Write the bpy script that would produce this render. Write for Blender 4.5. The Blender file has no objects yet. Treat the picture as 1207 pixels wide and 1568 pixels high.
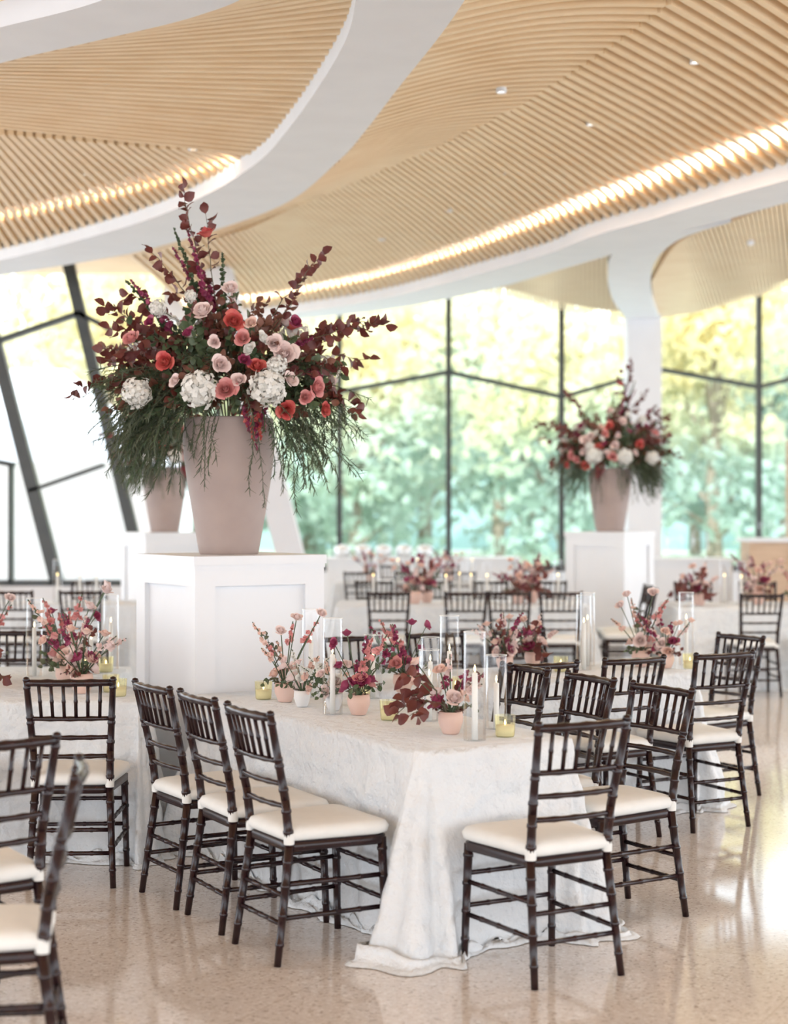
import bpy, math, random
import numpy as np
from mathutils import Vector, Matrix, noise
random.seed(7); np.random.seed(7)
S=bpy.context.scene
D=bpy.data
try:
    S.view_settings.view_transform='Standard'
    S.view_settings.look='None'
    S.view_settings.exposure=0.10
    S.view_settings.gamma=1.08
except Exception as e: print(e)

# ------------------------------------------------------------ materials
def mat(name,col,rough=0.5,metal=0.0,spec=0.5,var=None,vscale=8,stretch=(1,1,1),bump=0,bscale=60,bdist=0.01,emit=None,estr=0,trans=0,coat=0,sheen=0):
    m=D.materials.new(name); m.use_nodes=True
    nt=m.node_tree; b=nt.nodes['Principled BSDF']
    b.inputs['Base Color'].default_value=(*col,1)
    b.inputs['Roughness'].default_value=rough
    b.inputs['Metallic'].default_value=metal
    b.inputs['Specular IOR Level'].default_value=spec
    b.inputs['Coat Weight'].default_value=coat
    b.inputs['Sheen Weight'].default_value=sheen
    tc=nt.nodes.new('ShaderNodeTexCoord')
    mp=nt.nodes.new('ShaderNodeMapping'); mp.inputs['Scale'].default_value=stretch
    nt.links.new(tc.outputs['Object'],mp.inputs['Vector'])
    if var is not None:
        n=nt.nodes.new('ShaderNodeTexNoise'); n.inputs['Scale'].default_value=vscale; n.inputs['Detail'].default_value=4
        nt.links.new(mp.outputs['Vector'],n.inputs['Vector'])
        r=nt.nodes.new('ShaderNodeValToRGB')
        r.color_ramp.elements[0].position=0.35; r.color_ramp.elements[1].position=0.65
        r.color_ramp.elements[0].color=(*col,1); r.color_ramp.elements[1].color=(*var,1)
        nt.links.new(n.outputs['Fac'],r.inputs['Fac']); nt.links.new(r.outputs['Color'],b.inputs['Base Color'])
    if bump:
        n2=nt.nodes.new('ShaderNodeTexNoise'); n2.inputs['Scale'].default_value=bscale; n2.inputs['Detail'].default_value=5
        nt.links.new(mp.outputs['Vector'],n2.inputs['Vector'])
        bp=nt.nodes.new('ShaderNodeBump'); bp.inputs['Strength'].default_value=bump; bp.inputs['Distance'].default_value=bdist
        nt.links.new(n2.outputs['Fac'],bp.inputs['Height']); nt.links.new(bp.outputs['Normal'],b.inputs['Normal'])
    if emit:
        b.inputs['Emission Color'].default_value=(*emit,1); b.inputs['Emission Strength'].default_value=estr
    if trans:
        out=nt.nodes['Material Output']
        t=nt.nodes.new('ShaderNodeBsdfTranslucent'); t.inputs['Color'].default_value=(*(var or col),1)
        mx=nt.nodes.new('ShaderNodeMixShader'); mx.inputs[0].default_value=trans
        nt.links.new(b.outputs[0],mx.inputs[1]); nt.links.new(t.outputs[0],mx.inputs[2]); nt.links.new(mx.outputs[0],out.inputs['Surface'])
    return m
def glassmat(name,tint,gloss=0.04,rough=0.02,mul=0.35):
    m=D.materials.new(name); m.use_nodes=True; nt=m.node_tree
    for n in list(nt.nodes):
        if n.type=='BSDF_PRINCIPLED': nt.nodes.remove(n)
    out=nt.nodes['Material Output']
    t=nt.nodes.new('ShaderNodeBsdfTransparent'); t.inputs['Color'].default_value=(*tint,1)
    g=nt.nodes.new('ShaderNodeBsdfGlossy'); g.inputs['Roughness'].default_value=rough
    lw=nt.nodes.new('ShaderNodeLayerWeight'); lw.inputs['Blend'].default_value=0.2
    ma=nt.nodes.new('ShaderNodeMath'); ma.operation='MULTIPLY_ADD'; ma.inputs[1].default_value=mul; ma.inputs[2].default_value=gloss
    nt.links.new(lw.outputs['Fresnel'],ma.inputs[0])
    mx=nt.nodes.new('ShaderNodeMixShader'); nt.links.new(ma.outputs[0],mx.inputs[0])
    nt.links.new(t.outputs[0],mx.inputs[1]); nt.links.new(g.outputs[0],mx.inputs[2]); nt.links.new(mx.outputs[0],out.inputs['Surface'])
    return m

M_wood=mat('wood_slat',(0.92,0.70,0.44),0.5,var=(0.86,0.62,0.36),vscale=2.5)
M_wood2=mat('wood_backing',(0.74,0.49,0.26),0.6,var=(0.68,0.44,0.23),vscale=2)
M_white=mat('white_plaster',(0.80,0.81,0.84),0.6,var=(0.77,0.78,0.81),vscale=3)
M_ped=mat('white_painted_wood',(0.80,0.82,0.85),0.45,var=(0.78,0.80,0.83),vscale=4)
M_cloth=mat('linen_cloth',(0.78,0.82,0.85),0.85,var=(0.74,0.78,0.815),vscale=10,bump=1.0,bscale=17,bdist=.03,sheen=0.2)
M_chair=mat('mahogany_lacquer',(0.020,0.006,0.007),0.26,var=(0.012,0.004,0.005),vscale=20,spec=0.35)
M_cush=mat('ivory_cushion',(0.82,0.83,0.81),0.8,var=(0.79,0.80,0.78),vscale=15,bump=0.1)
M_frame=mat('dark_bronze_frame',(0.03,0.035,0.035),0.4,var=(0.04,0.045,0.045))
M_urn=mat('taupe_urn',(0.38,0.295,0.265),0.6,var=(0.345,0.265,0.24),vscale=6)
M_pot=mat('blush_pot',(0.74,0.52,0.44),0.6,var=(0.70,0.47,0.39))
M_potw=mat('white_pot',(0.8,0.8,0.8),0.5,var=(0.75,0.75,0.75))
M_glass=glassmat('clear_glass',(0.975,0.98,0.985),0.03,mul=.32)
M_pane=glassmat('window_glass',(0.93,0.99,0.985),0.01,mul=.25)
M_gold=glassmat('amber_votive_glass',(0.96,0.91,0.66),0.10,0.15)
M_wax=mat('candle_wax',(0.9,0.89,0.84),0.5,var=(0.86,0.85,0.8))
M_flame=mat('flame',(1,0.8,0.4),0.5,emit=(1,0.75,0.35),estr=8)
M_led=mat('led_diffuser',(1,0.9,0.7),0.5,emit=(1,0.92,0.78),estr=75)
M_lamp=mat('downlight_lens',(1,0.95,0.85),0.5,emit=(1,0.95,0.88),estr=4)
F_burg=mat('burgundy_leaf',(0.085,0.016,0.018),0.5,var=(0.17,0.040,0.030),vscale=12,trans=0.2)
F_rust=mat('rust_leaf',(0.14,0.05,0.033),0.5,var=(0.25,0.10,0.065),vscale=12,trans=0.2)
F_green=mat('green_leaf',(0.05,0.085,0.04),0.5,var=(0.10,0.14,0.065),vscale=12,trans=0.25)
F_sage=mat('sage_greens',(0.12,0.14,0.08),0.6,var=(0.085,0.10,0.06),vscale=12,trans=0.25)
F_stem=mat('stem',(0.08,0.06,0.035),0.7,var=(0.1,0.1,0.05))
F_coral=mat('coral_petal',(0.50,0.045,0.05),0.5,var=(0.66,0.15,0.12),vscale=25,trans=0.15)
F_pink=mat('pink_petal',(0.66,0.22,0.22),0.5,var=(0.76,0.36,0.34),vscale=25,trans=0.15)
F_blush=mat('blush_petal',(0.84,0.63,0.60),0.5,var=(0.88,0.73,0.69),vscale=25,trans=0.15)
F_cream=mat('cream_petal',(0.82,0.80,0.74),0.6,var=(0.84,0.83,0.79),vscale=25,trans=0.2)
F_plum=mat('plum_petal',(0.24,0.025,0.08),0.5,var=(0.38,0.055,0.13),vscale=25,trans=0.2)
F_peach=mat('peach_petal',(0.86,0.56,0.46),0.5,var=(0.88,0.66,0.58),vscale=25,trans=0.15)
FM=[F_burg,F_rust,F_green,F_sage,F_stem,F_coral,F_pink,F_blush,F_cream,F_plum,F_peach,M_pot,M_potw]
BURG,RUST,GREEN,SAGE,STEM,CORAL,PINK,BLUSH,CREAM,PLUM,PEACH,POT,POTW=range(13)

def floor_mat():
    m=D.materials.new('terrazzo'); m.use_nodes=True; nt=m.node_tree; b=nt.nodes['Principled BSDF']
    tc=nt.nodes.new('ShaderNodeTexCoord')
    v=nt.nodes.new('ShaderNodeTexVoronoi'); v.inputs['Scale'].default_value=100
    nt.links.new(tc.outputs['Object'],v.inputs['Vector'])
    r=nt.nodes.new('ShaderNodeValToRGB'); e=r.color_ramp.elements
    e[0].position=0.0; e[0].color=(0.46,0.39,0.34,1); e[1].position=1.0; e[1].color=(0.90,0.88,0.85,1)
    a=e.new(0.15); a.color=(0.72,0.66,0.61,1); a=e.new(0.8); a.color=(0.79,0.74,0.70,1)
    sx=nt.nodes.new('ShaderNodeSeparateColor'); nt.links.new(v.outputs['Color'],sx.inputs[0]); nt.links.new(sx.outputs[0],r.inputs['Fac'])
    n=nt.nodes.new('ShaderNodeTexNoise'); n.inputs['Scale'].default_value=0.8; n.inputs['Detail'].default_value=5
    nt.links.new(tc.outputs['Object'],n.inputs['Vector'])
    mx=nt.nodes.new('ShaderNodeMixRGB'); mx.blend_type='MULTIPLY'; mx.inputs[0].default_value=0.10
    nt.links.new(r.outputs[0],mx.inputs[1]); nt.links.new(n.outputs['Fac'],mx.inputs[2])
    br=nt.nodes.new('ShaderNodeTexBrick'); br.offset=0.0; br.inputs['Scale'].default_value=1.0; br.inputs['Brick Width'].default_value=1.5; br.inputs['Row Height'].default_value=1.5
    br.inputs['Mortar Size'].default_value=0.003; br.inputs['Color1'].default_value=(1,1,1,1); br.inputs['Color2'].default_value=(1,1,1,1); br.inputs['Mortar'].default_value=(.82,.79,.75,1)
    mp=nt.nodes.new('ShaderNodeMapping'); mp.inputs['Rotation'].default_value=(0,0,.5); nt.links.new(tc.outputs['Object'],mp.inputs['Vector']); nt.links.new(mp.outputs['Vector'],br.inputs['Vector'])
    m2=nt.nodes.new('ShaderNodeMixRGB'); m2.blend_type='MULTIPLY'; m2.inputs[0].default_value=1; nt.links.new(mx.outputs[0],m2.inputs[1]); nt.links.new(br.outputs['Color'],m2.inputs[2])
    nt.links.new(m2.outputs[0],b.inputs['Base Color'])
    b.inputs['Roughness'].default_value=0.09; b.inputs['Specular IOR Level'].default_value=0.8
    return m
M_floor=floor_mat()

# ------------------------------------------------------------ mesh helpers
class Col:
    def __init__(s): s.v=[]; s.f=[]; s.m=[]; s.n=0
    def add(s,V,F,m,sm=None):
        V=np.asarray(V,float); s.v.append(V)
        for f in F: s.f.append([i+s.n for i in f])
        s.m+= ([m]*len(F) if isinstance(m,int) else list(m)); s.n+=len(V)
    def mesh(s,name,mats,smooth=True):
        me=D.meshes.new(name); V=np.concatenate(s.v)
        me.from_pydata(V.tolist(),[],s.f); 
        for m in mats: me.materials.append(m)
        me.polygons.foreach_set('material_index',s.m)
        me.polygons.foreach_set('use_smooth',[smooth]*len(s.f))
        me.update(); return me
    def obj(s,name,mats,loc=(0,0,0),rot=0,smooth=True,parent=None):
        return put(name,s.mesh(name,mats,smooth),loc,rot,parent)
def put(name,me,loc=(0,0,0),rot=0,parent=None):
    o=D.objects.new(name,me); S.collection.objects.link(o); o.location=loc; o.rotation_euler=(0,0,rot)
    if parent: o.parent=parent
    return o
def empty(name,loc=(0,0,0),rot=0):
    return put(name,None,loc,rot)
def box(c,lo,hi,m=0):
    x0,y0,z0=lo; x1,y1,z1=hi
    V=[(x0,y0,z0),(x1,y0,z0),(x1,y1,z0),(x0,y1,z0),(x0,y0,z1),(x1,y0,z1),(x1,y1,z1),(x0,y1,z1)]
    F=[(0,3,2,1),(4,5,6,7),(0,1,5,4),(1,2,6,5),(2,3,7,6),(3,0,4,7)]
    c.add(V,F,m)
def frame(d):
    d=Vector(d).normalized(); a=Vector((0,0,1)) if abs(d.z)<0.9 else Vector((1,0,0))
    x=d.cross(a).normalized(); y=d.cross(x).normalized(); return x,y
def tube(c,pts,rad,m=0,n=8,cap=True):
    pts=[Vector(p) for p in pts]; V=[];F=[]
    if not hasattr(rad,'__len__'): rad=[rad]*len(pts)
    for i,p in enumerate(pts):
        d=(pts[min(i+1,len(pts)-1)]-pts[max(i-1,0)])
        if d.length<1e-9: d=Vector((0,0,1))
        x,y=frame(d)
        for k in range(n):
            a=2*math.pi*k/n; V.append(p+(x*math.cos(a)+y*math.sin(a))*rad[i])
    for i in range(len(pts)-1):
        for k in range(n):
            k2=(k+1)%n; F.append((i*n+k,i*n+k2,(i+1)*n+k2,(i+1)*n+k))
    if cap: F.append(tuple(range(n-1,-1,-1))); F.append(tuple((len(pts)-1)*n+k for k in range(n)))
    c.add([tuple(v) for v in V],F,m)
def bamboo(c,p0,p1,r0,r1,ts,m=0,n=10):
    p0=Vector(p0);p1=Vector(p1);L=(p1-p0).length
    st=[(0,1),(1,1)]
    for t in ts:
        e=0.005/L
        st+=[(t-e*1.6,1),(t-e,1.17),(t+e,1.17),(t+e*1.6,1)]
    st.sort()
    tube(c,[p0.lerp(p1,t) for t,_ in st],[(r0+(r1-r0)*t)*k for t,k in st],m,n)
def lathe(c,prof,m=0,n=32,center=(0,0,0)):
    V=[];F=[]
    for r,z in prof:
        for k in range(n):
            a=2*math.pi*k/n; V.append((center[0]+r*math.cos(a),center[1]+r*math.sin(a),center[2]+z))
    for i in range(len(prof)-1):
        for k in range(n):
            k2=(k+1)%n; F.append((i*n+k,i*n+k2,(i+1)*n+k2,(i+1)*n+k))
    c.add(V,F,m)
def beam(c,p0,p1,w,d,m=0):
    p0=Vector(p0);p1=Vector(p1);t=(p1-p0).normalized(); yy=Vector((0,1,0)); s=t.cross(yy).normalized()
    V=[];
    for p in (p0,p1):
        for a,b in((-1,-1),(1,-1),(1,1),(-1,1)): V.append(tuple(p+s*a*w/2+yy*b*d/2))
    c.add(V,[(0,1,2,3),(7,6,5,4),(0,4,5,1),(1,5,6,2),(2,6,7,3),(3,7,4,0)],m)

# ------------------------------------------------------------ dining chair
def chair_mesh():
    c=Col(); R=0.0155
    for s in(-1,1):
        fl=Vector((s*0.185,-0.245,0)); st=Vector((s*0.163,-0.185,0.43)); md=Vector((s*0.168,-0.205,0.60)); tp=Vector((s*0.188,-0.275,0.915))
        bamboo(c,fl,st,0.0135,0.0175,[0.18,0.42,0.66,0.86])
        bamboo(c,st,md,0.0175,0.0165,[0.3,0.75]); bamboo(c,md,tp,0.0165,0.014,[0.12,0.4,0.48,0.9])
        lathe(c,[(0.013,0),(0.017,0.006),(0.012,0.018),(0.0,0.022)],0,10,tuple(tp-Vector((0,0,0.004))))
        ft=Vector((s*0.195,0.205,0)); fs=Vector((s*0.185,0.19,0.43))
        bamboo(c,ft,fs,0.0135,0.0175,[0.18,0.42,0.66,0.9])
        for z in(0.17,0.29):
            a=fl.lerp(st,z/0.43); b=ft.lerp(fs,z/0.43); bamboo(c,a,b,0.0095,0.0095,[0.25,0.5,0.75],0,8)
    for z,ks in((0.20,1),(0.32,1)):
        a=Vector((-0.195,0.205,0)).lerp(Vector((-0.185,0.19,0.43)),z/0.43); b=Vector((-a.x,a.y,a.z)); bamboo(c,a,b,0.0095,0.0095,[0.25,0.5,0.75],0,8)
    for z in (0.15,0.25):
        a=Vector((-0.185,-0.245,0)).lerp(Vector((-0.163,-0.185,0.43)),z/0.43); b=Vector((-a.x,a.y,a.z)); bamboo(c,a,b,0.0095,0.0095,[0.25,0.5,0.75],0,8)
    md=Vector((0.168,-0.205,0.60)); tp=Vector((0.188,-0.275,0.915))
    def at(z):
        t=(z-0.60)/(0.315); p=md.lerp(tp,t); return p
    def rail(z,r,bow=0.02):
        p=at(z); pts=[];rs=[]
        for i in range(13):
            t=-1+i/6; pts.append((p.x*t,p.y-bow*(1-t*t),p.z)); rs.append(r*(1.2 if i in(3,6,9) else 1))
        tube(c,pts,rs,0,8)
    rail(0.905,0.0155); rail(0.745,0.010); rail(0.66,0.010); rail(0.575,0.010)
    for i in range(6):
        t=(-1+2*(i+1)/7)
        a=at(0.745); b=at(0.9)
        bamboo(c,(a.x*t,a.y-0.02*(1-t*t),a.z),(b.x*t,b.y-0.02*(1-t*t),b.z),0.008,0.008,[0.5],0,8)
    def loop(g,z,n=10):
        pts=[]; cs=[(0.205+g,0.215+g),(-0.205-g,0.215+g),(-0.172-g,-0.20-g),(0.172+g,-0.20-g)]; r=0.05
        for i,(x,y) in enumerate(cs):
            cx=x-math.copysign(r,x); cy=y-math.copysign(r,y); a0=i*math.pi/2
            for k in range(n+1):
                a=a0+math.pi/2*k/n; pts.append((cx+r*math.cos(a),cy+r*math.sin(a),z))
        return pts
    def stack(ls,m):
        V=[];F=[];n=len(ls[0])
        for l in ls: V+=l
        for i in range(len(ls)-1):
            for k in range(n):
                k2=(k+1)%n; F.append((i*n+k,i*n+k2,(i+1)*n+k2,(i+1)*n+k))
        F.append(tuple(range(n-1,-1,-1))); F.append(tuple((len(ls)-1)*n+k for k in range(n)))
        c.add(V,F,m)
    stack([loop(-0.012,0.405),loop(0.0,0.41),loop(0.0,0.438),loop(-0.01,0.443)],0)
    stack([loop(-0.012,0.443),loop(0.006,0.452),loop(0.010,0.472),loop(0.002,0.489),loop(-0.02,0.498),loop(-0.05,0.503),loop(-0.10,0.506)],1)
    for s in(-1,1):
        lathe(c,[(0.0195,0),(0.0205,0.02),(0.0195,0.04)],1,10,(s*0.163,-0.187,0.435))
    return c.mesh('dining_chair',[M_chair,M_cush],True)
CH=chair_mesh()
def chair(x,y,deg): 
    return put('dining_chair',CH,(x,y,0),math.radians(deg))
NX,NY=0.8746,0.4848
def PQ(p,q): return (NX*p-NY*q, NY*p+NX*q)
TH=math.degrees(math.atan2(NY,NX))
def chpq(p,q,kind,jit=0):
    x,y=PQ(p,q); a={'+q':TH,'+p':TH-90,'-p':TH+90,'-q':TH+180}[kind]+jit
    chair(x,y,a)
chpq(3.36,4.97,'+q',0)
chpq(2.76,5.605,'+p',1); chpq(2.765,6.11,'+p',-1); chpq(2.75,6.59,'+p',2)
chpq(4.04,5.46,'-p',2); chpq(4.04,5.99,'-p',-3); chpq(4.04,6.50,'-p',1)
chpq(4.50,6.87,'+q',-3); chpq(5.03,6.88,'+q',2); chpq(5.62,6.88,'+q',0)
chpq(6.24,7.50,'-p',3)
for p in(4.35,5.0,5.62): chpq(p,8.26,'-q',random.uniform(-4,4))
chair(-1.43,7.44,3)
chair(-2.25,9.78,178); chair(-3.0,9.8,183); chair(-2.1,7.42,-2)
chair(-1.18,4.66,99); chair(-1.42,5.47,38)
for x,y,a in[(0.64,15.2,3),(1.07,15.22,-4),(1.51,15.2,2),(-0.05,15.2,0),(2.22,15.75,88),(2.25,16.3,92),(3.25,14.85,3),(3.85,14.85,-3),(4.5,14.85,2),
             (-0.2,17.0,182),(0.4,17.05,178),(1.0,17,180),(1.6,17.0,176),(3.1,16.75,180),(3.8,16.8,184),(4.5,16.75,180),
             (-2.9,15.4,2),(-3.5,15.4,-4),(-0.95,16.1,-90),(-3.2,17,180),
             (-.4,20.2,-3),(.2,20.2,2),(.8,20.2,0),(0.0,22.15,178),(.7,22.15,183)]:
    chair(x,y,a)

# ------------------------------------------------------------ tablecloths
def clothed_table(poly,seed=0,h=0.76,flare=0.13):
    P=[Vector(p) for p in poly]; n=len(P); r=0.035
    pts=[];nor=[];cor=[]
    step=0.018
    for i in range(n):
        a=P[i-1];b=P[i];d=P[(i+1)%n]
        d1=(b-a).normalized(); d2=(d-b).normalized()
        n1=Vector((d1.y,-d1.x)); n2=Vector((d2.y,-d2.x))
        for k in range(17):
            t=k/16; nn=n1.lerp(n2,t).normalized(); 
            pts.append(b-(n1+n2).normalized()*r*1.2+nn*r); nor.append(nn); cor.append(1.0 if d1.cross(d2)>0 else 0.0)
        L=(d-b).length; m=int(L/step); cc=1.0 if d1.cross(d2)>0 else 0.0
        for k in range(2,m-1):
            s=k*L/m; pts.append(b+d2*s); nor.append(n2)
            dd=min(s,L-s); cor.append(math.exp(-(dd/0.12)**2))
    N=len(pts); R0=28; R1=8; rows=R0+R1; V=[];F=[]
    for j in range(rows):
        for i in range(N):
            p=pts[i];c_=cor[i]
            tan=Vector((-nor[i].y,nor[i].x))
            if j<R0: t=j/(R0-1); z=h*(1-t)+0.012*t; ex=0
            else: t=1; ex=(j-R0+1)/R1; z=0.012
            f1=noise.noise(Vector((p.x*3.1+seed,p.y*3.1,z*0.55)))
            f2=noise.noise(Vector((p.x*9+seed,p.y*9,z*0.7+5)))
            f3=noise.noise(Vector((p.x*7+seed,p.y*7,z*10)))
            f4=abs(noise.noise(Vector((p.x*17+seed,p.y*17,z*2.2+9))))
            fold=(0.045*f1+0.058*f2+0.030*f4)*(0.5+0.8*c_)*t**0.6+0.018*f3*min(1,t*4)
            off=0.004+t**1.2*(0.018+flare*c_)+fold+ (0.008*math.sin(min(1,t*25)*math.pi) if t<0.04 else 0)
            if c_>0.5: off+=(math.sin(i*0.75+seed)*0.034+math.sin(i*0.33)*0.026)*t*c_
            if ex>0:
                g=0.5+1.2*noise.noise(Vector((p.x*5+seed,p.y*5,9)))+0.3*c_
                off+=ex*0.075*max(0.08,g)+0.02*math.sin(ex*7)*f4
                z=0.008+0.075*abs(math.sin(ex*math.pi*1.5))*(1-ex*.6)*max(0.05,0.45+1.2*noise.noise(Vector((p.x*12+seed,p.y*12,ex*2))))
                if ex==1: z=0.003
            V.append((p.x+nor[i].x*off+tan.x*0.014*f2*t,p.y+nor[i].y*off+tan.y*0.014*f2*t,z))
    for j in range(rows-1):
        for i in range(N):
            i2=(i+1)%N; F.append((j*N+i,(j+1)*N+i,(j+1)*N+i2,j*N+i2))
    F.append(tuple(range(N)))
    c=Col(); c.add(V,F,0); return c.obj('clothed_dining_table',[M_cloth])
clothed_table([PQ(3.05,5.3),PQ(3.74,5.3),PQ(3.74,7.48),PQ(3.05,7.48)],1)
clothed_table([PQ(3.86,7.2),PQ(5.92,7.2),PQ(5.92,7.95),PQ(3.88,7.95)],22)
clothed_table([(-3.7,7.76),(-1.18,7.76),(-1.18,8.06),(-1.52,8.68),(-1.52,9.45),(-3.7,9.45)],5,flare=0.05)
clothed_table([(-0.55,15.55),(1.85,15.55),(1.85,16.6),(-0.55,16.6)],8)
clothed_table([(2.65,15.2),(5.6,15.2),(5.6,16.3),(2.65,16.3)],13)
clothed_table([(-4.6,15.8),(-2.5,15.8),(-2.5,16.6),(-4.6,16.6)],17)
clothed_table([(-.75,20.6),(1.3,20.6),(1.3,21.6),(-.75,21.6)],19)

# ------------------------------------------------------------ pedestals
def pedestal_mesh():
    c=Col(); w=0.34; H=1.43
    box(c,(-w,-w,0.0),(w,w,H-0.045))
    box(c,(-w-0.035,-w-0.035,H-0.045),(w+0.035,w+0.035,H))
    box(c,(-w-0.029,-w-0.029,H-0.065),(w+0.029,w+0.029,H-0.0451))
    box(c,(-w-0.03,-w-0.03,0),(w+0.03,w+0.03,0.12))
    t=0.025; b=0.085
    for k in range(4):
        cc=Col()
        for lo,hi in [((-w-t,-w-t,0.12),(-w+b,-w,H-0.065)),((w-b,-w-t,0.12),(w,-w,H-0.065)),((-w+b,-w-t,H-0.065-b),(w-b,-w,H-0.065)),((-w+b,-w-t,0.12),(w-b,-w,0.12+b))]:
            box(cc,lo,hi)
        V=np.concatenate(cc.v); a=k*math.pi/2; R=np.array([[math.cos(a),-math.sin(a),0],[math.sin(a),math.cos(a),0],[0,0,1]])
        c.add(V@R.T,cc.f,0)
    return c.mesh('display_pedestal',[M_ped],False)
PM=pedestal_mesh()
c0=PQ(3.04+0.375,7.57+0.375)
put('display_pedestal',PM,(c0[0],c0[1],0),math.radians(TH+3))
put('display_pedestal',PM,(2.42,18.4,0),math.radians(55))
put('display_pedestal',PM,(-2.5,17.9,0),math.radians(30))

# ------------------------------------------------------------ botanicals
def T(V,R,loc,s=1.0): return (np.asarray(V)*s)@np.array(R).T+np.array(loc)
def rot_to(d,spin=0.0):
    d=Vector(d).normalized(); q=Vector((0,0,1)).rotation_difference(d); return (q.to_matrix()@Matrix.Rotation(spin,3,'Z'))
def make_leaf():
    V=[];F=[]
    prof=[(0,0.0),(0.18,0.26),(0.45,0.40),(0.75,0.30),(1.0,0.02)]
    for t,w in prof:
        z=0.12*math.sin(t*math.pi)
        V+=[(-w,t,z+w*0.25),(0,t,z),(w,t,z+w*0.25)]
    for i in range(4):
        for k in range(2): a=i*3+k; F.append((a,a+1,a+4,a+3))
    return np.array(V),F
LV,LF=make_leaf()
def leaf(c,p,d,size,m,spin=None):
    d=Vector(d).normalized(); 
    up=Vector((random.gauss(0,1),random.gauss(0,1),random.gauss(0,1)))
    x=d.cross(up).normalized(); z=x.cross(d)
    R=Matrix((x,d,z)).transposed(); c.add(T(LV,R,p,size),LF,m)
def make_rose(n=19):
    VV=[];FF=[];o=0
    for k in range(n):
        a=k*2.39996; u=k/(n-1); r0=0.07+0.60*u; hh=0.98-0.30*u; w=2.6-1.15*u; lean=0.30*u**2.5
        for i in range(6):
            t=i/5; rr=r0*math.sin(min(1,0.18+t*0.95)*math.pi*0.5)**0.8*(1-0.22*(1-u)*t)+lean*t**3
            for j in range(7):
                s=-1+j/3; ph=a+s*w*0.5*(0.50+0.5*math.sin(math.pi*(0.2+0.5*t)))
                z=hh*t*(1-0.16*s*s*t)-0.16*u*max(0,t-.6)/.4
                q=rr*(1+0.06*u*math.cos(s*3)*t)
                VV.append((q*math.cos(ph),q*math.sin(ph),z-0.40))
        for i in range(5):
            for j in range(6): q=o+i*7+j; FF.append((q,q+1,q+8,q+7))
        o+=42
    return np.array(VV),FF
RV,RF=make_rose()
def make_floret():
    V=[];F=[]
    for k in range(4):
        a=k*math.pi/2; ca,sa=math.cos(a),math.sin(a)
        for x,y,z in[(0,0,0),(0.5,-0.48,0.12),(1.0,0,0.05),(0.5,0.48,0.12)]:
            V.append((x*ca-y*sa,x*sa+y*ca,z))
        F.append((4*k,4*k+1,4*k+2,4*k+3))
    return np.array(V),F
OV,OF=make_floret()
def rose(c,p,d,size,m): 
    d=Vector(d).normalized()+Vector([random.gauss(0,.28) for _ in range(3)])
    c.add(T(RV,rot_to(d,random.uniform(0,6)),p,size*1.15),RF,m)
def hydrangea(c,p,d,size,m,n=230):
    p=Vector(p)
    for i in range(n):
        y=1-2*(i+.5)/n; r=math.sqrt(1-y*y); a=i*2.39996
        v=Vector((r*math.cos(a),r*math.sin(a),y)); 
        k=1+0.28*noise.noise(v*2.0+p*7)
        c.add(T(OV,rot_to(v+Vector([random.gauss(0,.4) for _ in range(3)]),random.uniform(0,6)),p+v*size*k*random.uniform(.72,1.08),size*0.20),OF,m)
def blossom(c,p,size,m):
    for k in range(3):
        v=Vector([random.gauss(0,1) for _ in range(3)]); c.add(T(OV,rot_to(v,random.uniform(0,6)),Vector(p),size),OF,m)
def curve(p0,p1,sag,n):
    p0=Vector(p0);p1=Vector(p1); return [p0.lerp(p1,i/n)+Vector((0,0,sag*math.sin(math.pi*i/n))) for i in range(n+1)]
def branch(c,p0,p1,sag=0.05,nl=16,ls=0.06,m=BURG,start=0.25,m2=None):
    n=12; pts=curve(p0,p1,sag,n); pts=[p+Vector([random.gauss(0,.006) for _ in range(3)]) for p in pts]
    tube(c,pts,[0.004*(1-0.7*i/n) for i in range(n+1)],STEM,4,False)
    for i in range(nl):
        t=start+(1-start)*(i+random.random()*.5)/nl; k=min(n-1,int(t*n)); p=pts[k].lerp(pts[k+1],t*n-k)
        ax=(pts[k+1]-pts[k]).normalized(); side=Vector([random.gauss(0,1) for _ in range(3)]); side=(side-ax*side.dot(ax)).normalized()
        leaf(c,p,ax*0.5+side,ls*random.uniform(.7,1.15),m if (m2 is None or random.random()<.6) else m2)
    leaf(c,pts[-1],pts[-1]-pts[-2],ls,m)
def spike(c,p0,p1,m,n=26,size=0.018,sag=0.02,start=0.4):
    pts=curve(p0,p1,sag,10); tube(c,pts,0.0025,GREEN,4,False)
    for i in range(n):
        t=start+(1-start)*i/n; k=min(9,int(t*10)); p=pts[k].lerp(pts[k+1],t*10-k)
        w=0.022*(1.15-t); blossom(c,p+Vector([random.gauss(0,w*.6) for _ in range(3)]),size*(1.3-0.8*(t-start)/(1-start)),m)
def fern(c,p0,dirv,length,droop,m=SAGE,nl=50,ls=0.032):
    p=Vector(p0); d=Vector(dirv).normalized(); n=14; pts=[p.copy()]
    for i in range(n):
        d=(d+Vector((random.gauss(0,.09),random.gauss(0,.09),-droop/n*1.7+random.gauss(0,.05)))).normalized(); p=p+d*length/n; pts.append(p.copy())
    tube(c,pts,0.0018,m,3,False)
    for i in range(nl):
        t=0.15+0.85*i/nl; k=min(n-1,int(t*n)); q=pts[k].lerp(pts[k+1],t*n-k); ax=(pts[k+1]-pts[k]).normalized()
        side=Vector([random.gauss(0,1) for _ in range(3)]); dd=(ax*0.9+side*0.5).normalized()
        x=dd.cross(Vector((0.3,0.4,1))).normalized()*ls*0.10
        e=q+dd*ls*random.uniform(.7,1.5)
        c.add([tuple(q-x),tuple(q+x),tuple(e+x*.4),tuple(e-x*.4)],[(0,1,2,3)],m)

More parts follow.
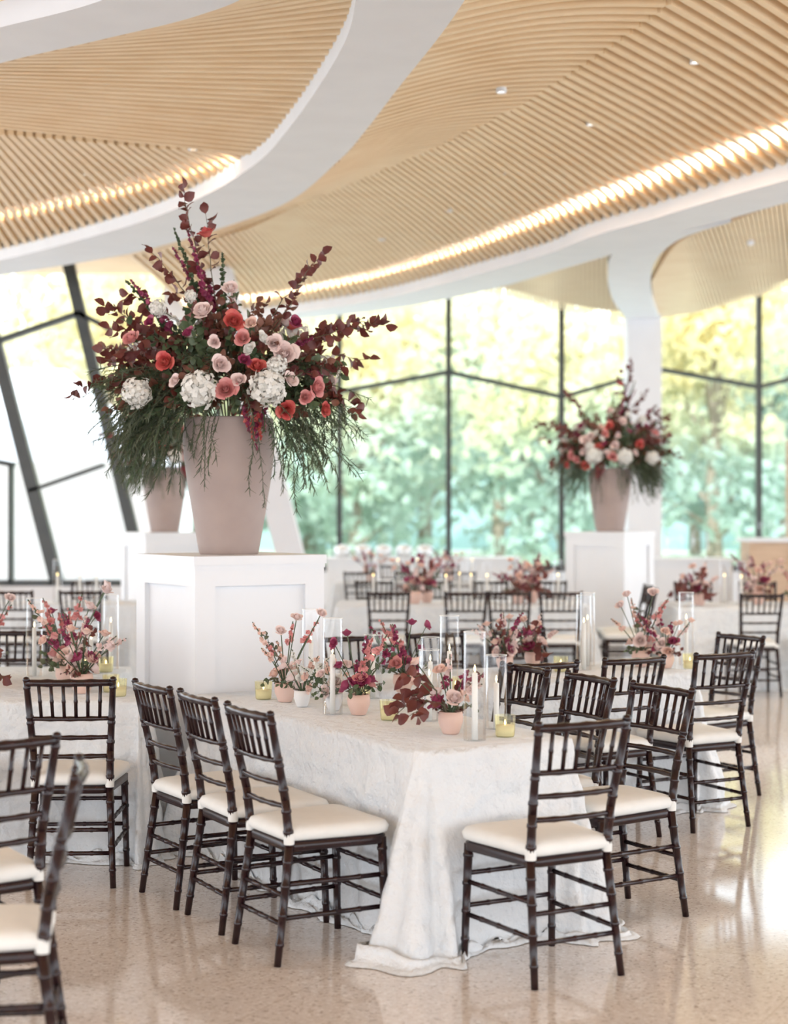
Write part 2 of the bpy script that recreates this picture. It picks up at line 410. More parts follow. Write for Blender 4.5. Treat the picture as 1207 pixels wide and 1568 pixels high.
def big_arrangement(seed):
    random.seed(seed); c=Col()
    def W(u,v,y): return Vector(((u-347)/292,y,(640-v)/292))
    C=Vector((0,0,0.18))
    for i in range(26):
        a=random.uniform(0,6.28); tube(c,[(0.05*math.cos(a),0.05*math.sin(a),-0.09),(0.25*math.cos(a),0.2*math.sin(a),0.2)],0.004,STEM,4,False)
    for i in range(190):
        th=random.uniform(0,6.28); ph=math.asin(random.uniform(-0.4,1)); 
        d=Vector((math.cos(ph)*math.cos(th)*1.18,math.cos(ph)*math.sin(th)*0.85,math.sin(ph)*0.92))
        L=random.uniform(0.34,0.57)
        mm=random.choice([BURG,RUST,GREEN,GREEN,RUST,RUST,GREEN])
        e=C+Vector((d.x*L,d.y*L,d.z*L)); branch(c,C+d*0.1,e,random.uniform(0,0.05),13,0.050,mm,0.35,GREEN if random.random()<.3 else None)
    for (a,b,y0,y1,nl) in [((330,560),(275,288),0,-.02,30),((335,560),(308,322),0,.05,16),((340,540),(228,385),0,-.05,16),((400,540),(490,388),0,-.05,22),((380,540),(462,415),0,.1,12),
            ((420,540),(588,498),-.05,-.1,26),((420,560),(560,480),0,.15,20),((430,590),(548,625),-.1,-.15,24),((420,580),(520,560),0,-.2,20),
            ((290,580),(115,598),-.05,-.1,26),((290,560),(160,470),0,-.05,24),((290,560),(150,530),0,.1,20),((300,560),(190,440),0,.05,20),((300,600),(190,585),-.1,-.2,18),
            ((350,540),(250,440),.1,.2,16),((350,560),(560,540),.1,.35,20),((350,560),(140,520),.1,.35,20),
            ((300,560),(175,505),-.1,-.2,24),((300,560),(200,545),-.15,-.3,22),((300,580),(165,555),0,-.1,22),((410,570),(520,510),-.1,-.2,20)]:
        branch(c,W(*a,y0),W(*b,y1),0.05,nl,0.066,random.choice([BURG,BURG,RUST]),0.3)
    for (a,b,m,y) in[((335,540),(285,350),PLUM,-.05),((340,540),(258,372),PLUM,.05),((300,560),(200,428),PLUM,-.1),((345,540),(338,385),GREEN,-.05),((330,540),(262,345),GREEN,0),
            ((350,560),(358,430),BLUSH,-.12),((400,560),(480,520),PLUM,-.2),((300,560),(188,425),GREEN,0),((350,560),(240,470),CREAM,-.15),((420,560),(505,585),PLUM,-.2),((350,540),(300,400),PLUM,.1)]:
        spike(c,W(*a,0),W(*b,y),m,28,0.018)
    def bl(u,v,kind,m,size,y=None):
        x=(u-347)/292; z=(640-v)/292
        if y is None:
            q=1-(x/0.64)**2-((z-0.18)/0.58)**2; y=-0.51*math.sqrt(max(q,0.03))
        p=Vector((x,y,z)); d=(p-Vector((0,0.25,0.0))).normalized()
        if kind=='r': rose(c,p,d,size,m)
        else: hydrangea(c,p,d,size,m)
    for u,v,m,s in[(315,357,CORAL,.052),(367,503,CORAL,.057),(268,563,CORAL,.054),(211,523,PINK,.05),(357,603,PINK,.060),(443,632,CORAL,.052),(402,569,CORAL,.048),(487,597,PINK,.055),
            (321,486,BLUSH,.058),(358,449,BLUSH,.045),(440,550,BLUSH,.070),(350,568,BLUSH,.050),(381,528,PINK,.045),(425,535,BLUSH,.045),(470,612,PINK,.04),(376,590,BLUSH,.04),
            (300,520,PLUM,.035),(392,505,PEACH,.035),(450,588,BLUSH,.045),(240,500,PLUM,.035),(455,500,PLUM,.04),(384,560,PLUM,.035),(498,628,CORAL,.04),(283,590,BLUSH,.036),(410,528,CREAM,.04),(390,545,CREAM,.038),(340,535,BLUSH,.035)]:
        bl(u,v,'r',m,s)
    for u,v,s in[(318,603,.088),(417,600,.090),(224,606,.07),(250,478,.042),(300,462,.030),(430,568,.05)]:
        bl(u,v,'h',CREAM,s)
    for i in range(34):
        th=random.uniform(0.1,math.pi-.1); ph=random.uniform(-0.1,1.1)
        d=Vector((math.cos(ph)*math.cos(th),math.cos(ph)*math.sin(th),math.sin(ph)))
        p=C+Vector((d.x*.55,d.y*.45,d.z*.42))
        if i%6==0: hydrangea(c,p,d,.08,CREAM,120)
        else: rose(c,p,d,.05,random.choice([CORAL,PINK,BLUSH,PEACH,PLUM,CORAL]))
    for i in range(290):
        th=random.uniform(0,6.28)
        if random.random()<.55: th=random.gauss(math.pi*1.08,.45)
        if random.random()<.2: th=random.gauss(-0.3,.35)
        d=Vector((math.cos(th)*1.1,math.sin(th)*.8,random.uniform(-.6,.4)))
        fern(c,C+d*0.27+Vector((0,0,-.03)),d,random.uniform(.28,.52),random.uniform(.2,1.6),random.choice([SAGE,SAGE,GREEN]))
    for (u,y,L) in[(398,-.24,.5),(392,-.25,.42),(430,-.2,.35),(285,-.2,.25),(300,-.25,.2),(205,-.1,.3),(215,-.1,.34),(235,-.12,.3),(495,-.1,.3)]:
        fern(c,W(u,630,y),(0.05,-.1,-1),L,1.0,SAGE,44,.03)
    for k in range(5): spike(c,W(378+k*6,620,-.25),W(385+k*6,690-abs(k-2)*14,-.29),CORAL if k%2 else PLUM,26,.014,0.0,.1)
    return c
A1=big_arrangement(3)
def urn_mesh():
    c=Col()
    lathe(c,[(0.0,0),(0.150,0),(0.155,0.006),(0.165,0.06),(0.192,0.22),(0.218,0.38),(0.234,0.50),(0.240,0.58),(0.239,0.64),(0.232,0.69),(0.231,0.705),(0.226,0.71),(0.220,0.705),(0.219,0.66),(0.20,0.62),(0.0,0.60)],0,56)
    return c.mesh('urn',[M_urn])
UM=urn_mesh()
FMm=A1.mesh('flowers',FM)
def urn_with_flowers(x,y,rot,mirror=False,s=1):
    e=empty('urn_flower_arrangement',(x,y,1.43))
    put('urn',UM,parent=e)
    if mirror:
        V=np.concatenate(A1.v).copy(); V[:,0]*=-1
        c=Col(); c.add(V,[list(reversed(f)) for f in A1.f],0); c.m=A1.m; me=c.mesh('flowers',FM)
    else: me=FMm
    o=put('flowers',me,(0,0,0.70),rot,e); o.scale=(s,s,s)
urn_with_flowers(c0[0],c0[1],0)
urn_with_flowers(2.42,18.4,0,True,0.98)
urn_with_flowers(-2.5,17.9,0.6,False,0.85)

def centerpiece(seed,pal,leafm,h=0.24,pot=POT,r=0.044,lsz=.03,nbig=0,ns=9,nr=6):
    random.seed(seed); c=Col()
    lathe(c,[(0,0),(r*.6,0),(r*.66,0.004),(r*.72,0.01),(r*.98,0.04),(r*1.0,0.055),(r*.93,0.078),(r*.88,0.078),(r*.85,0.065),(0,0.06)],pot,24)
    for i in range(ns):
        a=i*2.4+random.uniform(-.3,.3); s=random.uniform(.05,.18); hh=random.uniform(.5,1)*h+.07
        p0=(0,0,.06); p1=(s*math.cos(a),s*math.sin(a),hh); k=i%3
        if k==0: spike(c,p0,p1,pal[0],11,.011,.02,.6)
        elif k==1:
            tube(c,curve(p0,p1,.01,4),.0022,GREEN,4,False); rose(c,p1,Vector(p1)-Vector((0,0,.05)),.026,pal[1])
        else: spike(c,p0,p1,pal[2],11,.012,.02,.6)
    branch(c,(0,0,.06),(.1,.05,h*.9),.02,9,lsz,leafm,.4)
    for i in range(nbig):
        a=math.pi+random.uniform(-.8,.8); p1=(.2*math.cos(a),.2*math.sin(a),random.uniform(0.03,.22)); branch(c,(0,0,.07),p1,.05,8,.055,BURG,.45)
    for i in range(nr):
        a=random.uniform(0,6.28); p=Vector((.05*math.cos(a),.05*math.sin(a),random.uniform(.09,.15)))
        rose(c,p,p-Vector((0,0,.08)),random.uniform(.026,.037),pal[(i+1)%len(pal)])
    for i in range(4):
        a=random.uniform(0,6.28); d=Vector((math.cos(a),math.sin(a),.9)); branch(c,(0,0,.06),d*random.uniform(.08,.13),.01,6,.024,random.choice([GREEN,leafm]),.4)
    return c.mesh('flower_centerpiece',FM)
CP={'plum':centerpiece(1,[PLUM,PLUM,PINK],GREEN,.24,nr=8),'burg':centerpiece(4,[PLUM,PEACH,BLUSH],BURG,.22,nbig=4),'pale':centerpiece(9,[PEACH,BLUSH,PINK],SAGE,.30),
    'white':centerpiece(12,[CREAM,BLUSH,PEACH],GREEN,.2,POTW,.04),'mix':centerpiece(15,[PLUM,PEACH,BLUSH],BURG,.26,ns=12,nr=9)}
def cpiece(k,x,y,rot=0,s=1.0,z=0.762):
    o=put('flower_centerpiece',CP[k],(x,y,z),rot); o.scale=(s,s,s)
for k,x,y,r,s in[('plum',-.155,7.20,0,1.15),('burg',.227,6.58,0,1.15),('pale',-.51,7.69,2,1.15),('white',-.42,7.50,0,.95),('white',-.27,7.36,2,.95),('plum',.045,8.1,3,1.15),
    ('burg',.80,9.45,1,1.1),('mix',.62,9.2,4,1.1),('pale',1.42,9.45,1,1.2),('mix',1.55,9.35,2,1.05),
    ('mix',-1.53,8.05,1,1.25),('pale',-1.66,8.35,3,1.4),('plum',-1.75,8.75,2,1.2),('burg',-2.08,8.0,2,1.1),('pale',-2.2,8.7,2,1.2),
    ('mix',.2,15.9,0,1.6),('plum',.32,16.1,0,1.5),('mix',1.35,16.1,0,1.6),('burg',1.2,15.9,2,1.5),('burg',2.9,15.6,1,1.5),('mix',3.5,15.8,2,1.6),('pale',3.8,15.5,2,1.4),('mix',4.4,15.6,2,1.6),
    ('mix',-.3,21,1,1.4),('mix',.7,21,2,1.4)]:
    cpiece(k,x,y,r,s)

def hurricane(h=0.39,r=0.044):
    c=Col()
    lathe(c,[(0,0.0),(r,0.0),(r,h)],0,28)
    lathe(c,[(r,h),(r+.001,h+.002),(r-.002,h+.002),(r,h)],1,28)
    lathe(c,[(0,.002),(.0125,.002),(.011,h*.62),(0,h*.62+.004)],1,12)
    lathe(c,[(0,h*.62+.004),(.0045,h*.62+.014),(.003,h*.62+.024),(0,h*.62+.034)],2,8)
    return c.mesh('hurricane_candle',[M_glass,M_wax,M_flame])
HT,HS=hurricane(.42),hurricane(.30)
def votive():
    c=Col(); r=.042
    lathe(c,[(0,0),(r*.82,0),(r*.9,.008),(r,.085)],0,24)
    lathe(c,[(0,.004),(r*.80,.004),(r*.88,.045),(0,.045)],1,20)
    lathe(c,[(0,.045),(.004,.052),(.003,.06),(0,.068)],2,8)
    return c.mesh('votive_candle',[M_gold,M_wax,M_flame])
VM=votive()
for x,y,t in[(.315,6.40,1),(-.27,7.22,1),(.42,6.74,0),(.15,7.0,0),(.17,7.7,0),(-.10,7.85,0),(-.40,7.9,1),(.25,7.4,1),(1.07,9.25,1),(1.12,9.5,1),(1.70,9.55,1),(-1.6,9.28,1),(-1.66,9.0,0),(-1.95,8.9,1),
    (.5,15.8,1),(.75,16.0,1),(.9,15.9,1),(.65,16.3,1),(-.2,15.9,1),(1.6,16,1),(3.2,15.9,1),(3.3,15.6,1),(4.0,15.8,1),(4.2,15.5,1),(4.7,15.7,1),(4.9,15.8,1),(-3.3,16.1,1),(-3.1,16.2,1),(-2.9,16.0,1),
    (.05,21,1),(.3,21.1,1),(1.0,21,1)]:
    put('hurricane_candle',HT if t else HS,(x,y,.762))
for x,y in[(-.02,7.02),(.44,6.50),(-.62,7.80),(.93,9.15),(1.68,9.32),(-1.33,7.92),(-1.40,8.12),(-1.6,9.12),(-1.72,9.15),(.3,8.0),(-.15,7.6),(1.45,9.65)]:
    put('votive_candle',VM,(x,y,.762))

# ------------------------------------------------------------ room shell
c=Col(); box(c,(-14,-8,-0.2),(14,29.2,0)); c.obj('floor',[M_floor],smooth=False)

# ceiling : inclined plane z = 3.936+0.033*y
def pl(u,v,h=0.0):
    Y=(5750+2515*h)/(701-v); return Vector(((u-603.5)*Y/2515,Y,3.936+0.033*Y+h))
def cr(P,t):
    n=len(P)-1; x=min(max(t*n,0),n-1e-6); i=int(x); f=x-i
    p0=P[max(i-1,0)];p1=P[i];p2=P[i+1];p3=P[min(i+2,n)]
    return 0.5*((2*p1)+(p2-p0)*f+(2*p0-5*p1+4*p2-p3)*f*f+(3*p1-p0-3*p2+p3)*f**3)
ceil=empty('ceiling')
slc=Col(); bkc=Col(); ledc=Col()
def arclen(P,N=200):
    L=[0];prev=cr(P,0)
    for i in range(1,N+1):
        q=cr(P,i/N); L.append(L[-1]+(q-prev).length); prev=q
    return L
def slat_region(pairs,hA,hB,spacing=0.085,led=None,depth=0.10,thick=0.038,bulge=0.05,ledw=.05):
    n=len(pairs)
    fa=(lambda i:hA[0]+(hA[1]-hA[0])*i/(n-1)) if isinstance(hA,tuple) else (lambda i:hA)
    fb=(lambda i:hB[0]+(hB[1]-hB[0])*i/(n-1)) if isinstance(hB,tuple) else (lambda i:hB)
    A=[pl(*p[0],fa(i)) for i,p in enumerate(pairs)]; B=[pl(*p[1],fb(i)) for i,p in enumerate(pairs)]
    LA=arclen(A);LB=arclen(B); L=[(a+b)/2 for a,b in zip(LA,LB)]
    N=int(L[-1]/spacing); ts=[]
    for k in range(N+1):
        s=L[-1]*k/N; j=int(np.searchsorted(L,s)); j=max(1,min(200,j)); f=(s-L[j-1])/max(1e-9,L[j]-L[j-1]); ts.append((j-1+f)/200)
    up=Vector((0,0,depth)); K=8
    V=[];F=[]
    for t in ts:
        a,b=cr(A,t),cr(B,t)
        for k in range(K+1): V.append(tuple(a.lerp(b,k/K)+up+Vector((0,0,bulge*math.sin(math.pi*k/K)))))
    for i in range(len(ts)-1):
        for k in range(K): q=i*(K+1)+k; F.append((q,q+1,q+K+2,q+K+1))
    bkc.add(V,F,0)
    for i,t in enumerate(ts):
        a,b=cr(A,t),cr(B,t)
        dr=(b-a); 
        if dr.length<0.03: continue
        sd=Vector((dr.y,-dr.x,0)).normalized()*thick/2
        V=[];F=[]
        for k in range(K+1):
            p=a.lerp(b,k/K)+Vector((0,0,bulge*math.sin(math.pi*k/K)))
            for q in(p-sd,p+sd,p+sd+up,p-sd+up): V.append(tuple(q))
        for k in range(K):
            for e in range(4): e2=(e+1)%4; F.append((k*4+e,k*4+e2,k*4+4+e2,k*4+4+e))
        F.append((0,1,2,3)); F.append((K*4+3,K*4+2,K*4+1,K*4))
        slc.add(V,F,0)
    if led:
        V=[];F=[]
        for t in [i/60 for i in range(61)]:
            a,b=cr(A,t),cr(B,t); d=(b-a).normalized(); p=a.lerp(b,led)+up+Vector((0,0,bulge*math.sin(math.pi*led)-0.008))
            w=d*ledw; V+= [tuple(p-w),tuple(p+w)]
        for i in range(60): F.append((2*i,2*i+1,2*i+3,2*i+2))
        ledc.add(V,F,0)
R2=[((1300,-190),(1700,120)),((1150,-90),(1500,185)),((1000,25),(1330,240)),((850,130),(1120,298)),((700,210),(900,364)),((560,270),(740,417)),((450,318),(600,454)),((380,350),(480,475)),((300,372),(400,486)),((200,392),(300,489))]
R1=[((790,-190),(1300,-190)),((755,-80),(1150,-90)),((712,0),(1060,-30)),((670,60),(1000,25)),((610,135),(900,97)),((560,200),(810,155)),((520,245),(720,200)),((440,310),(600,255)),((330,352),(450,318)),((200,388),(300,372)),((50,414),(200,392))]
L1=[((520,-150),(562,-200)),((450,-50),(556,-110)),((365,0),(553,-60)),((290,25),(548,-25)),((200,50),(545,5)),((100,73),(535,45)),((0,97),(510,95)),((-80,120),(480,140)),((-170,145),(445,193)),((-250,170),(402,238))]
L2=[((402,238),(405,237)),((330,232),(385,256)),((230,226),(320,294)),((100,214),(230,335)),((-20,204),(120,368)),((-140,194),(0,398)),((-300,182),(-150,425)),((-450,172),(-300,440))]
L0=[((330,-100),(100,-300)),((210,-22),(0,-150)),((120,12),(-60,-70)),((0,42),(-150,-20)),((-120,72),(-260,30)),((-300,108),(-420,80))]
S1=[((745,441),(738,446)),((800,428),(800,458)),((860,408),(860,474)),((930,388),(930,485)),((980,370),(985,489))]
S2=[((1000,430),(1005,489)),((1040,372),(1080,476)),((1120,340),(1150,458)),((1207,308),(1220,436)),((1330,275),(1400,392)),((1500,225),(1600,350))]
slat_region(R2,.25,.10,.165,.76,thick=.045,depth=.09,ledw=.075); slat_region(R1,.10,.25,.16,thick=.05,depth=.11)
slat_region(L1,(.1,.22),.10,.15,bulge=0,thick=.045,depth=.13); slat_region(L2,(.1,.27),.10,.15,.66,bulge=.02,thick=.05,ledw=.028); slat_region(L0,.1,.1,.15,thick=.05)
slat_region(S1,.06,.06,.14); slat_region(S2,.06,.06,.14)
slc.obj('ceiling_slats',[M_wood],smooth=False,parent=ceil); bkc.obj('ceiling_backing',[M_wood2],parent=ceil); ledc.obj('cove_light',[M_led],parent=ceil)
bmc=Col()
def ribbon(pairs,h=0.0,N=140,H=0.55):
    A=[pl(*p[0],h) for p in pairs];B=[pl(*p[1],h) for p in pairs]; V=[];F=[]
    for i in range(N+1):
        a,b=cr(A,i/N),cr(B,i/N); V+=[tuple(a),tuple(b),tuple(b+Vector((0,0,H))),tuple(a+Vector((0,0,H)))]
    for i in range(N):
        for e in range(4): e2=(e+1)%4; F.append((i*4+e,i*4+e2,i*4+4+e2,i*4+4+e))
    F.append((0,1,2,3)); F.append((N*4+3,N*4+2,N*4+1,N*4)); bmc.add(V,F,0)
ribbon([((565,-200),(800,-190)),((553,-60),(752,-70)),((545,0),(712,0)),((530,60),(670,60)),((490,130),(610,135)),((440,200),(560,200)),((395,248),(520,245)),((320,296),(440,310)),((230,335),(330,352)),((120,368),(200,388)),((0,398),(50,414)),((-150,425),(-100,437)),((-300,440),(-280,452))])
ribbon([((330,-100),(560,-160)),((210,-22),(400,-20)),((120,12),(300,25)),((0,42),(150,62)),((-120,72),(0,97)),((-300,108),(-170,145)),((-450,140),(-300,182))])
ribbon([((1700,120),(1700,180)),((1500,185),(1500,232)),((1330,238),(1330,277)),((1207,275),(1207,310)),((1100,305),(1100,340)),((1000,335),(1010,364)),((900,364),(930,392)),((840,388),(855,414)),((740,417),(745,445)),((600,454),(610,472)),((480,475),(480,487)),((380,487),(380,494)),((250,490),(250,497))])
ribbon([((955,372),(1120,340)),((936,395),(1035,370)),((931,430),(1000,410)),((940,462),(998,455)),((960,489),(1010,489))],h=0.01,H=0.3)
bmc.obj('ceiling_beams',[M_white],smooth=False,parent=ceil)
rc=Col(); 
def zr(y): return 3.936+0.033*y+1.0
rc.add([(-14,-8,zr(-8)),(14,-8,zr(-8)),(14,29.4,zr(29.4)),(-14,29.4,zr(29.4)),(-14,-8,zr(-8)+.2),(14,-8,zr(-8)+.2),(14,29.4,zr(29.4)+.2),(-14,29.4,zr(29.4)+.2)],[(0,1,2,3),(7,6,5,4),(0,4,5,1),(1,5,6,2),(2,6,7,3),(3,7,4,0)],0)
rc.obj('roof_slab',[M_wood2],smooth=False,parent=ceil)
for i,(u,v,h) in enumerate([(1065,97,.25),(905,192,.25),(768,142,.21),(768,268,.25),(688,324,.23),(585,368,.22),(295,230,.13),(133,268,.18),(1150,375,.05)]):
    p=pl(u,v,h); c=Col(); lathe(c,[(0,.14),(.034,.14),(.036,0),(.030,0),(.028,.012)],0,20); lathe(c,[(.028,.012),(0,.014)],1,20)
    c.obj('downlight',[M_white,M_lamp],p)

# window wall (back)
YB=29.0
def wx(u): return (u-603.5)*YB/2515
def wz(v): return 1.65+(784-v)*YB/2515
wc=Col()
mull=[-3.1,wx(520),wx(687),wx(860),wx(1012),wx(1162),8.5,10.6,12.7]
for x in mull: 
    if abs(x-wx(1012))<.01: continue
    beam(wc,(x,YB,0.6),(x,YB,5.9),.095,.16)
ks=[(mull[0],3.75),(mull[1],wz(600)),(mull[2],wz(570)),(mull[3],wz(608)),(mull[3]+1.75,wz(566)),(mull[5],wz(593)),(8.5,wz(545)),(10.6,3.6),(12.7,3.9)]
for a,b in zip(ks,ks[1:]): beam(wc,(a[0],YB,a[1]),(b[0],YB,b[1]),.08,.14)
box(wc,(-3.3,YB-.08,.60),(13,YB+.08,.72))
wc.obj('window_1',[M_frame],smooth=False)
c=Col(); c.add([(-3.3,YB,.6),(13,YB,.6),(13,YB,5.9),(-3.3,YB,5.9)],[(0,1,2,3)],0); c.obj('window_2',[M_pane],smooth=False)
c=Col(); box(c,(-3.3,YB-.12,0),(13,YB+.12,.60)); c.obj('wall_back',[M_white],smooth=False)
YL=22.0
def lx(u): return (u-603.5)*YL/2515
def lz(v): return 1.65+(784-v)*YL/2515
c=Col()
def lb(u0,v0,u1,v1,w): beam(c,(lx(u0),YL,lz(v0)),(lx(u1),YL,lz(v1)),w,.16)
lb(98,375,222,893,.15); lb(-32,430,88,893,.17); lb(-160,430,-40,893,.17)
lb(-40,535,122,480,.07); lb(122,480,172,506,.07); lb(-40,700,22,712,.07); lb(17,712,17,893,.05)
lb(-200,893,222,893,.09); lb(45,752,160,712,.05)
c.obj('window_3',[M_frame],smooth=False)
c=Col(); box(c,(-9,YL-.12,0),(lx(240),YL+.12,lz(897))); c.obj('wall_left',[M_white],smooth=False)
c=Col(); c.add([(-9,YL+.02,lz(897)),(lx(222),YL+.02,lz(897)),(lx(222)-1.0,YL+.02,5.6),(-9,YL+.02,5.6)],[(0,1,2,3)],0); c.obj('window_4',[M_pane],smooth=False)
c=Col(); beam(c,(-1.12,22,0),(-2.35,22,4.9),.36,.36); c.obj('column',[M_white],smooth=False)
c=Col(); box(c,(3.86,27.1,0),(4.42,27.6,4.95)); c.obj('column',[M_white],smooth=False)
c=Col(); beam(c,(-5.6,21.6,0),(-6.6,21.6,4.8),.3,.3); c.obj('column',[M_white],smooth=False)

M_barwood=mat('bar_wood',(0.62,0.44,0.30),.5,var=(0.55,0.38,0.25),vscale=3,stretch=(1,1,8))
def bar(x0,x1,y0,y1,h,front,name):
    c=Col(); box(c,(x0,y0,0.08),(x1,y1,h-.05),1); box(c,(x0-.05,y0-.05,h-.05),(x1+.05,y1+.05,h),0); box(c,(x0+.05,y0+.05,0),(x1-.05,y1-.05,.08),1)
    n=int((x1-x0)/.5)
    for i in range(n+1):
        x=x0+(x1-x0)*i/n; box(c,(x-.03,y0-.015,.1),(x+.03,y0,h-.06),1)
    c.obj(name,[M_ped,front],smooth=False)
bar(4.75,7.4,21.8,22.5,1.30,M_barwood,'bar_counter')
bar(3.5,4.55,22.2,22.9,1.02,M_ped,'buffet_table')
bar(-1.0,1.9,25.2,25.9,0.95,M_ped,'buffet_table')
c=Col(); lathe(c,[(0,0),(.10,0),(.10,.03),(.03,.05),(.03,.09),(.11,.12),(.12,.33),(.09,.37),(.02,.39),(.025,.42),(0,.43)],0,24); GD=c.mesh('glass_beverage_dispenser',[M_glass])
put('glass_beverage_dispenser',GD,(4.2,22.5,1.021)); put('glass_beverage_dispenser',GD,(3.85,22.5,1.021))
c=Col(); lathe(c,[(0,0),(.035,0),(.036,.004),(.005,.01),(.005,.09),(.03,.12),(.042,.17),(.036,.22)],0,16); WG=c.mesh('wine_glass',[M_glass])
for i in range(9): put('wine_glass',WG,(4.95+i*.16,22.1+(i%2)*.12,1.301))
M_dome=mat('silver_dome',(.8,.82,.84),.3,.6,var=(.76,.78,.8))
c=Col(); lathe(c,[(0,0),(.10,0),(.12,.04),(.13,.10),(.12,.16),(0,.20)],0,20); DM=c.mesh('serving_dish_dome',[M_dome])
for i in range(5): put('serving_dish_dome',DM,(-.8+i*.32,25.5,.951))
c=Col(); box(c,(6.86,28.6,0),(7.5,28.75,2.9)); box(c,(6.91,28.55,.1),(7.45,28.6,2.8)); c.obj('door_1',[M_barwood],smooth=False)

# ------------------------------------------------------------ outdoors
M_lawn=mat('lawn',(0.45,0.55,0.36),.9,var=(0.55,0.62,0.42),vscale=.6)
M_bounce=mat('pale_bounce_ground',(0.71,0.70,0.69),.85,var=(0.65,0.64,0.63),vscale=.8)  # kept pale so the added ground reflects sunlight upward
c=Col(); c.add([(-90,33,-.15),(90,33,-.15),(90,110,-.15),(-90,110,-.15)],[(0,1,2,3)],0); c.obj('lawn_ground',[M_lawn],smooth=False)
c=Col(); c.add([(-90,-60,-.21),(90,-60,-.21),(90,33,-.16),(-90,33,-.16)],[(0,1,2,3)],0); c.obj('added_bounce_ground',[M_bounce],smooth=False)  # added ground reflector around the building, bounces sun up to the ceiling
def foliage_mat(name,low,high,z0,z1):
    m=D.materials.new(name); m.use_nodes=True; nt=m.node_tree; b=nt.nodes['Principled BSDF']; out=nt.nodes['Material Output']
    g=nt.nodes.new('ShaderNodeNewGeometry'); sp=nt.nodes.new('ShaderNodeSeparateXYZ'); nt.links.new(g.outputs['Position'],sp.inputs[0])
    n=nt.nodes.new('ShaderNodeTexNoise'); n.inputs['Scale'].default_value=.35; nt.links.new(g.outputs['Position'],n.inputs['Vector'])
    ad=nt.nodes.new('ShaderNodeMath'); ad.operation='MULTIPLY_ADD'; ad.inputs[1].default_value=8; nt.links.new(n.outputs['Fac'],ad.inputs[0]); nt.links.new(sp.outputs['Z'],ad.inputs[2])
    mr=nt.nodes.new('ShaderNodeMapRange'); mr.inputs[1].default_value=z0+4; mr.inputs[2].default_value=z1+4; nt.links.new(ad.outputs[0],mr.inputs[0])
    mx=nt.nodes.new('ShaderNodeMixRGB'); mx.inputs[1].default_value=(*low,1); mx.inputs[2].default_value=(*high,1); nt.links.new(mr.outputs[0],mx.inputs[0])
    nt.links.new(mx.outputs[0],b.inputs['Base Color']); b.inputs['Roughness'].default_value=.8
    t=nt.nodes.new('ShaderNodeBsdfTranslucent'); nt.links.new(mx.outputs[0],t.inputs['Color'])
    ms=nt.nodes.new('ShaderNodeMixShader'); ms.inputs[0].default_value=.5; nt.links.new(b.outputs[0],ms.inputs[1]); nt.links.new(t.outputs[0],ms.inputs[2]); nt.links.new(ms.outputs[0],out.inputs['Surface'])
    return m
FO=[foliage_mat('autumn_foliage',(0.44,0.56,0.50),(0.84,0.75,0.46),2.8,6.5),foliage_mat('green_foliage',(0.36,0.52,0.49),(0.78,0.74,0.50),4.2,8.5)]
M_bark=mat('bark',(0.25,0.20,0.16),.9,var=(0.35,0.3,0.24),vscale=4)
def tree_mesh(seed,H,leaves=3300,ls=.25):
    rg=np.random.RandomState(seed); random.seed(seed); c=Col()
    tube(c,[(0,0,-.2),(.1,0,H*.3),(-.1,.1,H*.6),(0,0,H*.85)],[.28,.2,.12,.04],0,8)
    blobs=[]
    for i in range(13):
        a=random.uniform(0,6.28); r=random.uniform(.6,3.0); z=random.uniform(.16,.95)*H
        blobs.append((r*math.cos(a)*(1.2-z/H*.6),r*math.sin(a)*(1.2-z/H*.6),z,random.uniform(1.0,1.9)))
        tube(c,[(0,0,z*.5),(blobs[-1][0]*.5,blobs[-1][1]*.5,z*.8),blobs[-1][:3]],[.1,.06,.02],0,5,False)
    B=np.array(blobs); idx=rg.randint(0,len(B),leaves); d=rg.normal(size=(leaves,3)); d/=np.linalg.norm(d,axis=1)[:,None]
    P=B[idx,:3]+d*(B[idx,3]*rg.uniform(.3,1.3,leaves)**.7)[:,None]
    a=rg.normal(size=(leaves,3)); a/=np.linalg.norm(a,axis=1)[:,None]; b=np.cross(a,rg.normal(size=(leaves,3))); b/=np.linalg.norm(b,axis=1)[:,None]
    s=rg.uniform(.6,1.2,leaves)[:,None]*ls
    V=np.stack([P-a*s,P-b*s*.6,P+a*s,P+b*s*.6],1).reshape(-1,3)
    F=[(4*i,4*i+1,4*i+2,4*i+3) for i in range(leaves)]
    c.add(V,F,1); return c
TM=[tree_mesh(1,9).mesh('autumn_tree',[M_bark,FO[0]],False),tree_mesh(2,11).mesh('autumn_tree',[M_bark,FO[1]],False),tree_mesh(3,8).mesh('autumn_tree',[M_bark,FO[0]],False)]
random.seed(11)
for row,(y,sp) in enumerate([(50,6.2),(59,5.4),(68,5.4)]):
    x=-20-row*3
    while x<26+row*4:
        o=put('autumn_tree',random.choice(TM),(x+random.uniform(-1,1),y+random.uniform(-2,2),-.1),random.uniform(0,6.28)); s=random.uniform(.8,1.1)*(1+.10*row); o.scale=(s,s,s)
        x+=sp
c=Col(); V=[];F=[];NXg,NZg=120,14
for i in range(NXg+1):
    for j in range(NZg+1):
        x=-60+120*i/NXg; z=j/NZg; V.append((x,77+z*10+2.5*noise.noise(Vector((x*.2,z*4,0))),-.2+z*6+2.5*noise.noise(Vector((x*.15,z*3,3)))*z))
for i in range(NXg):
    for j in range(NZg): q=i*(NZg+1)+j; F.append((q,q+NZg+1,q+NZg+2,q+1))
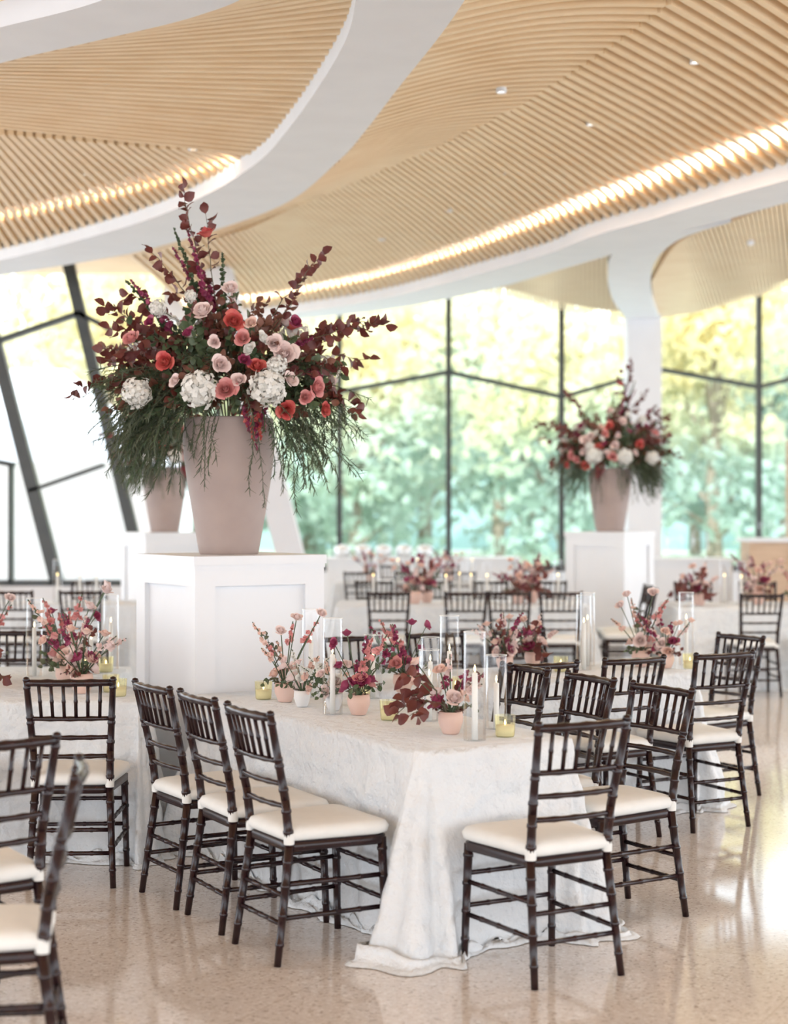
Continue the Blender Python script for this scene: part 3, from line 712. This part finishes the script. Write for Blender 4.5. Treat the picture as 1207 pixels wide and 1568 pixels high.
c.add(V,F,0); c.obj('wooded_hillside',[FO[1]])
M_tent=mat('tent_canvas',(.92,.92,.92),.8,var=(.9,.9,.9))
c=Col()
V=[(-13,31,2.6),(-4.6,31,2.6),(-4.6,37,2.6),(-13,37,2.6),(-10.8,34,4.6),(-6.8,34,4.6)]
c.add(V,[(0,1,5,4),(1,2,5),(2,3,4,5),(3,0,4)],0)
c.add([(-13,31,0),(-4.6,31,0),(-4.6,31,2.6),(-13,31,2.6)],[(0,1,2,3)],0); c.add([(-4.6,31,0),(-4.6,37,0),(-4.6,37,2.6),(-4.6,31,2.6)],[(0,1,2,3)],0)
for x,y in[(-13,31),(-4.6,31),(-4.6,37),(-13,37)]: tube(c,[(x,y,-.15),(x,y,2.7)],.05,0,8)
c.obj('event_tent',[M_tent],smooth=False)

# ------------------------------------------------------------ light
w=D.worlds.new('world'); S.world=w; w.use_nodes=True; bg=w.node_tree.nodes['Background']
nt=w.node_tree
tc=nt.nodes.new('ShaderNodeTexCoord'); sp=nt.nodes.new('ShaderNodeSeparateXYZ'); nt.links.new(tc.outputs['Generated'],sp.inputs[0])
r=nt.nodes.new('ShaderNodeValToRGB'); e=r.color_ramp.elements
e[0].position=0.0; e[0].color=(0.92,0.955,1.0,1); e[1].position=.6; e[1].color=(0.72,0.84,1.0,1)
nt.links.new(sp.outputs['Z'],r.inputs[0]); nt.links.new(r.outputs[0],bg.inputs[0]); bg.inputs[1].default_value=3.9
sun=D.lights.new('sun','SUN'); sun.energy=5.0; sun.angle=.02; sun.color=(1,.95,.87)
o=D.objects.new('sun',sun); S.collection.objects.link(o); o.rotation_euler=(math.radians(50),0,math.radians(-25))

cam=D.cameras.new('camera'); co=D.objects.new('camera',cam); S.collection.objects.link(co); S.camera=co
co.location=(0,0,1.65); co.rotation_euler=(math.radians(90),0,0)
cam.sensor_fit='HORIZONTAL'; cam.sensor_width=24; cam.lens=50; cam.clip_end=300
cam.dof.use_dof=True; cam.dof.focus_distance=7.3; cam.dof.aperture_fstop=1.5
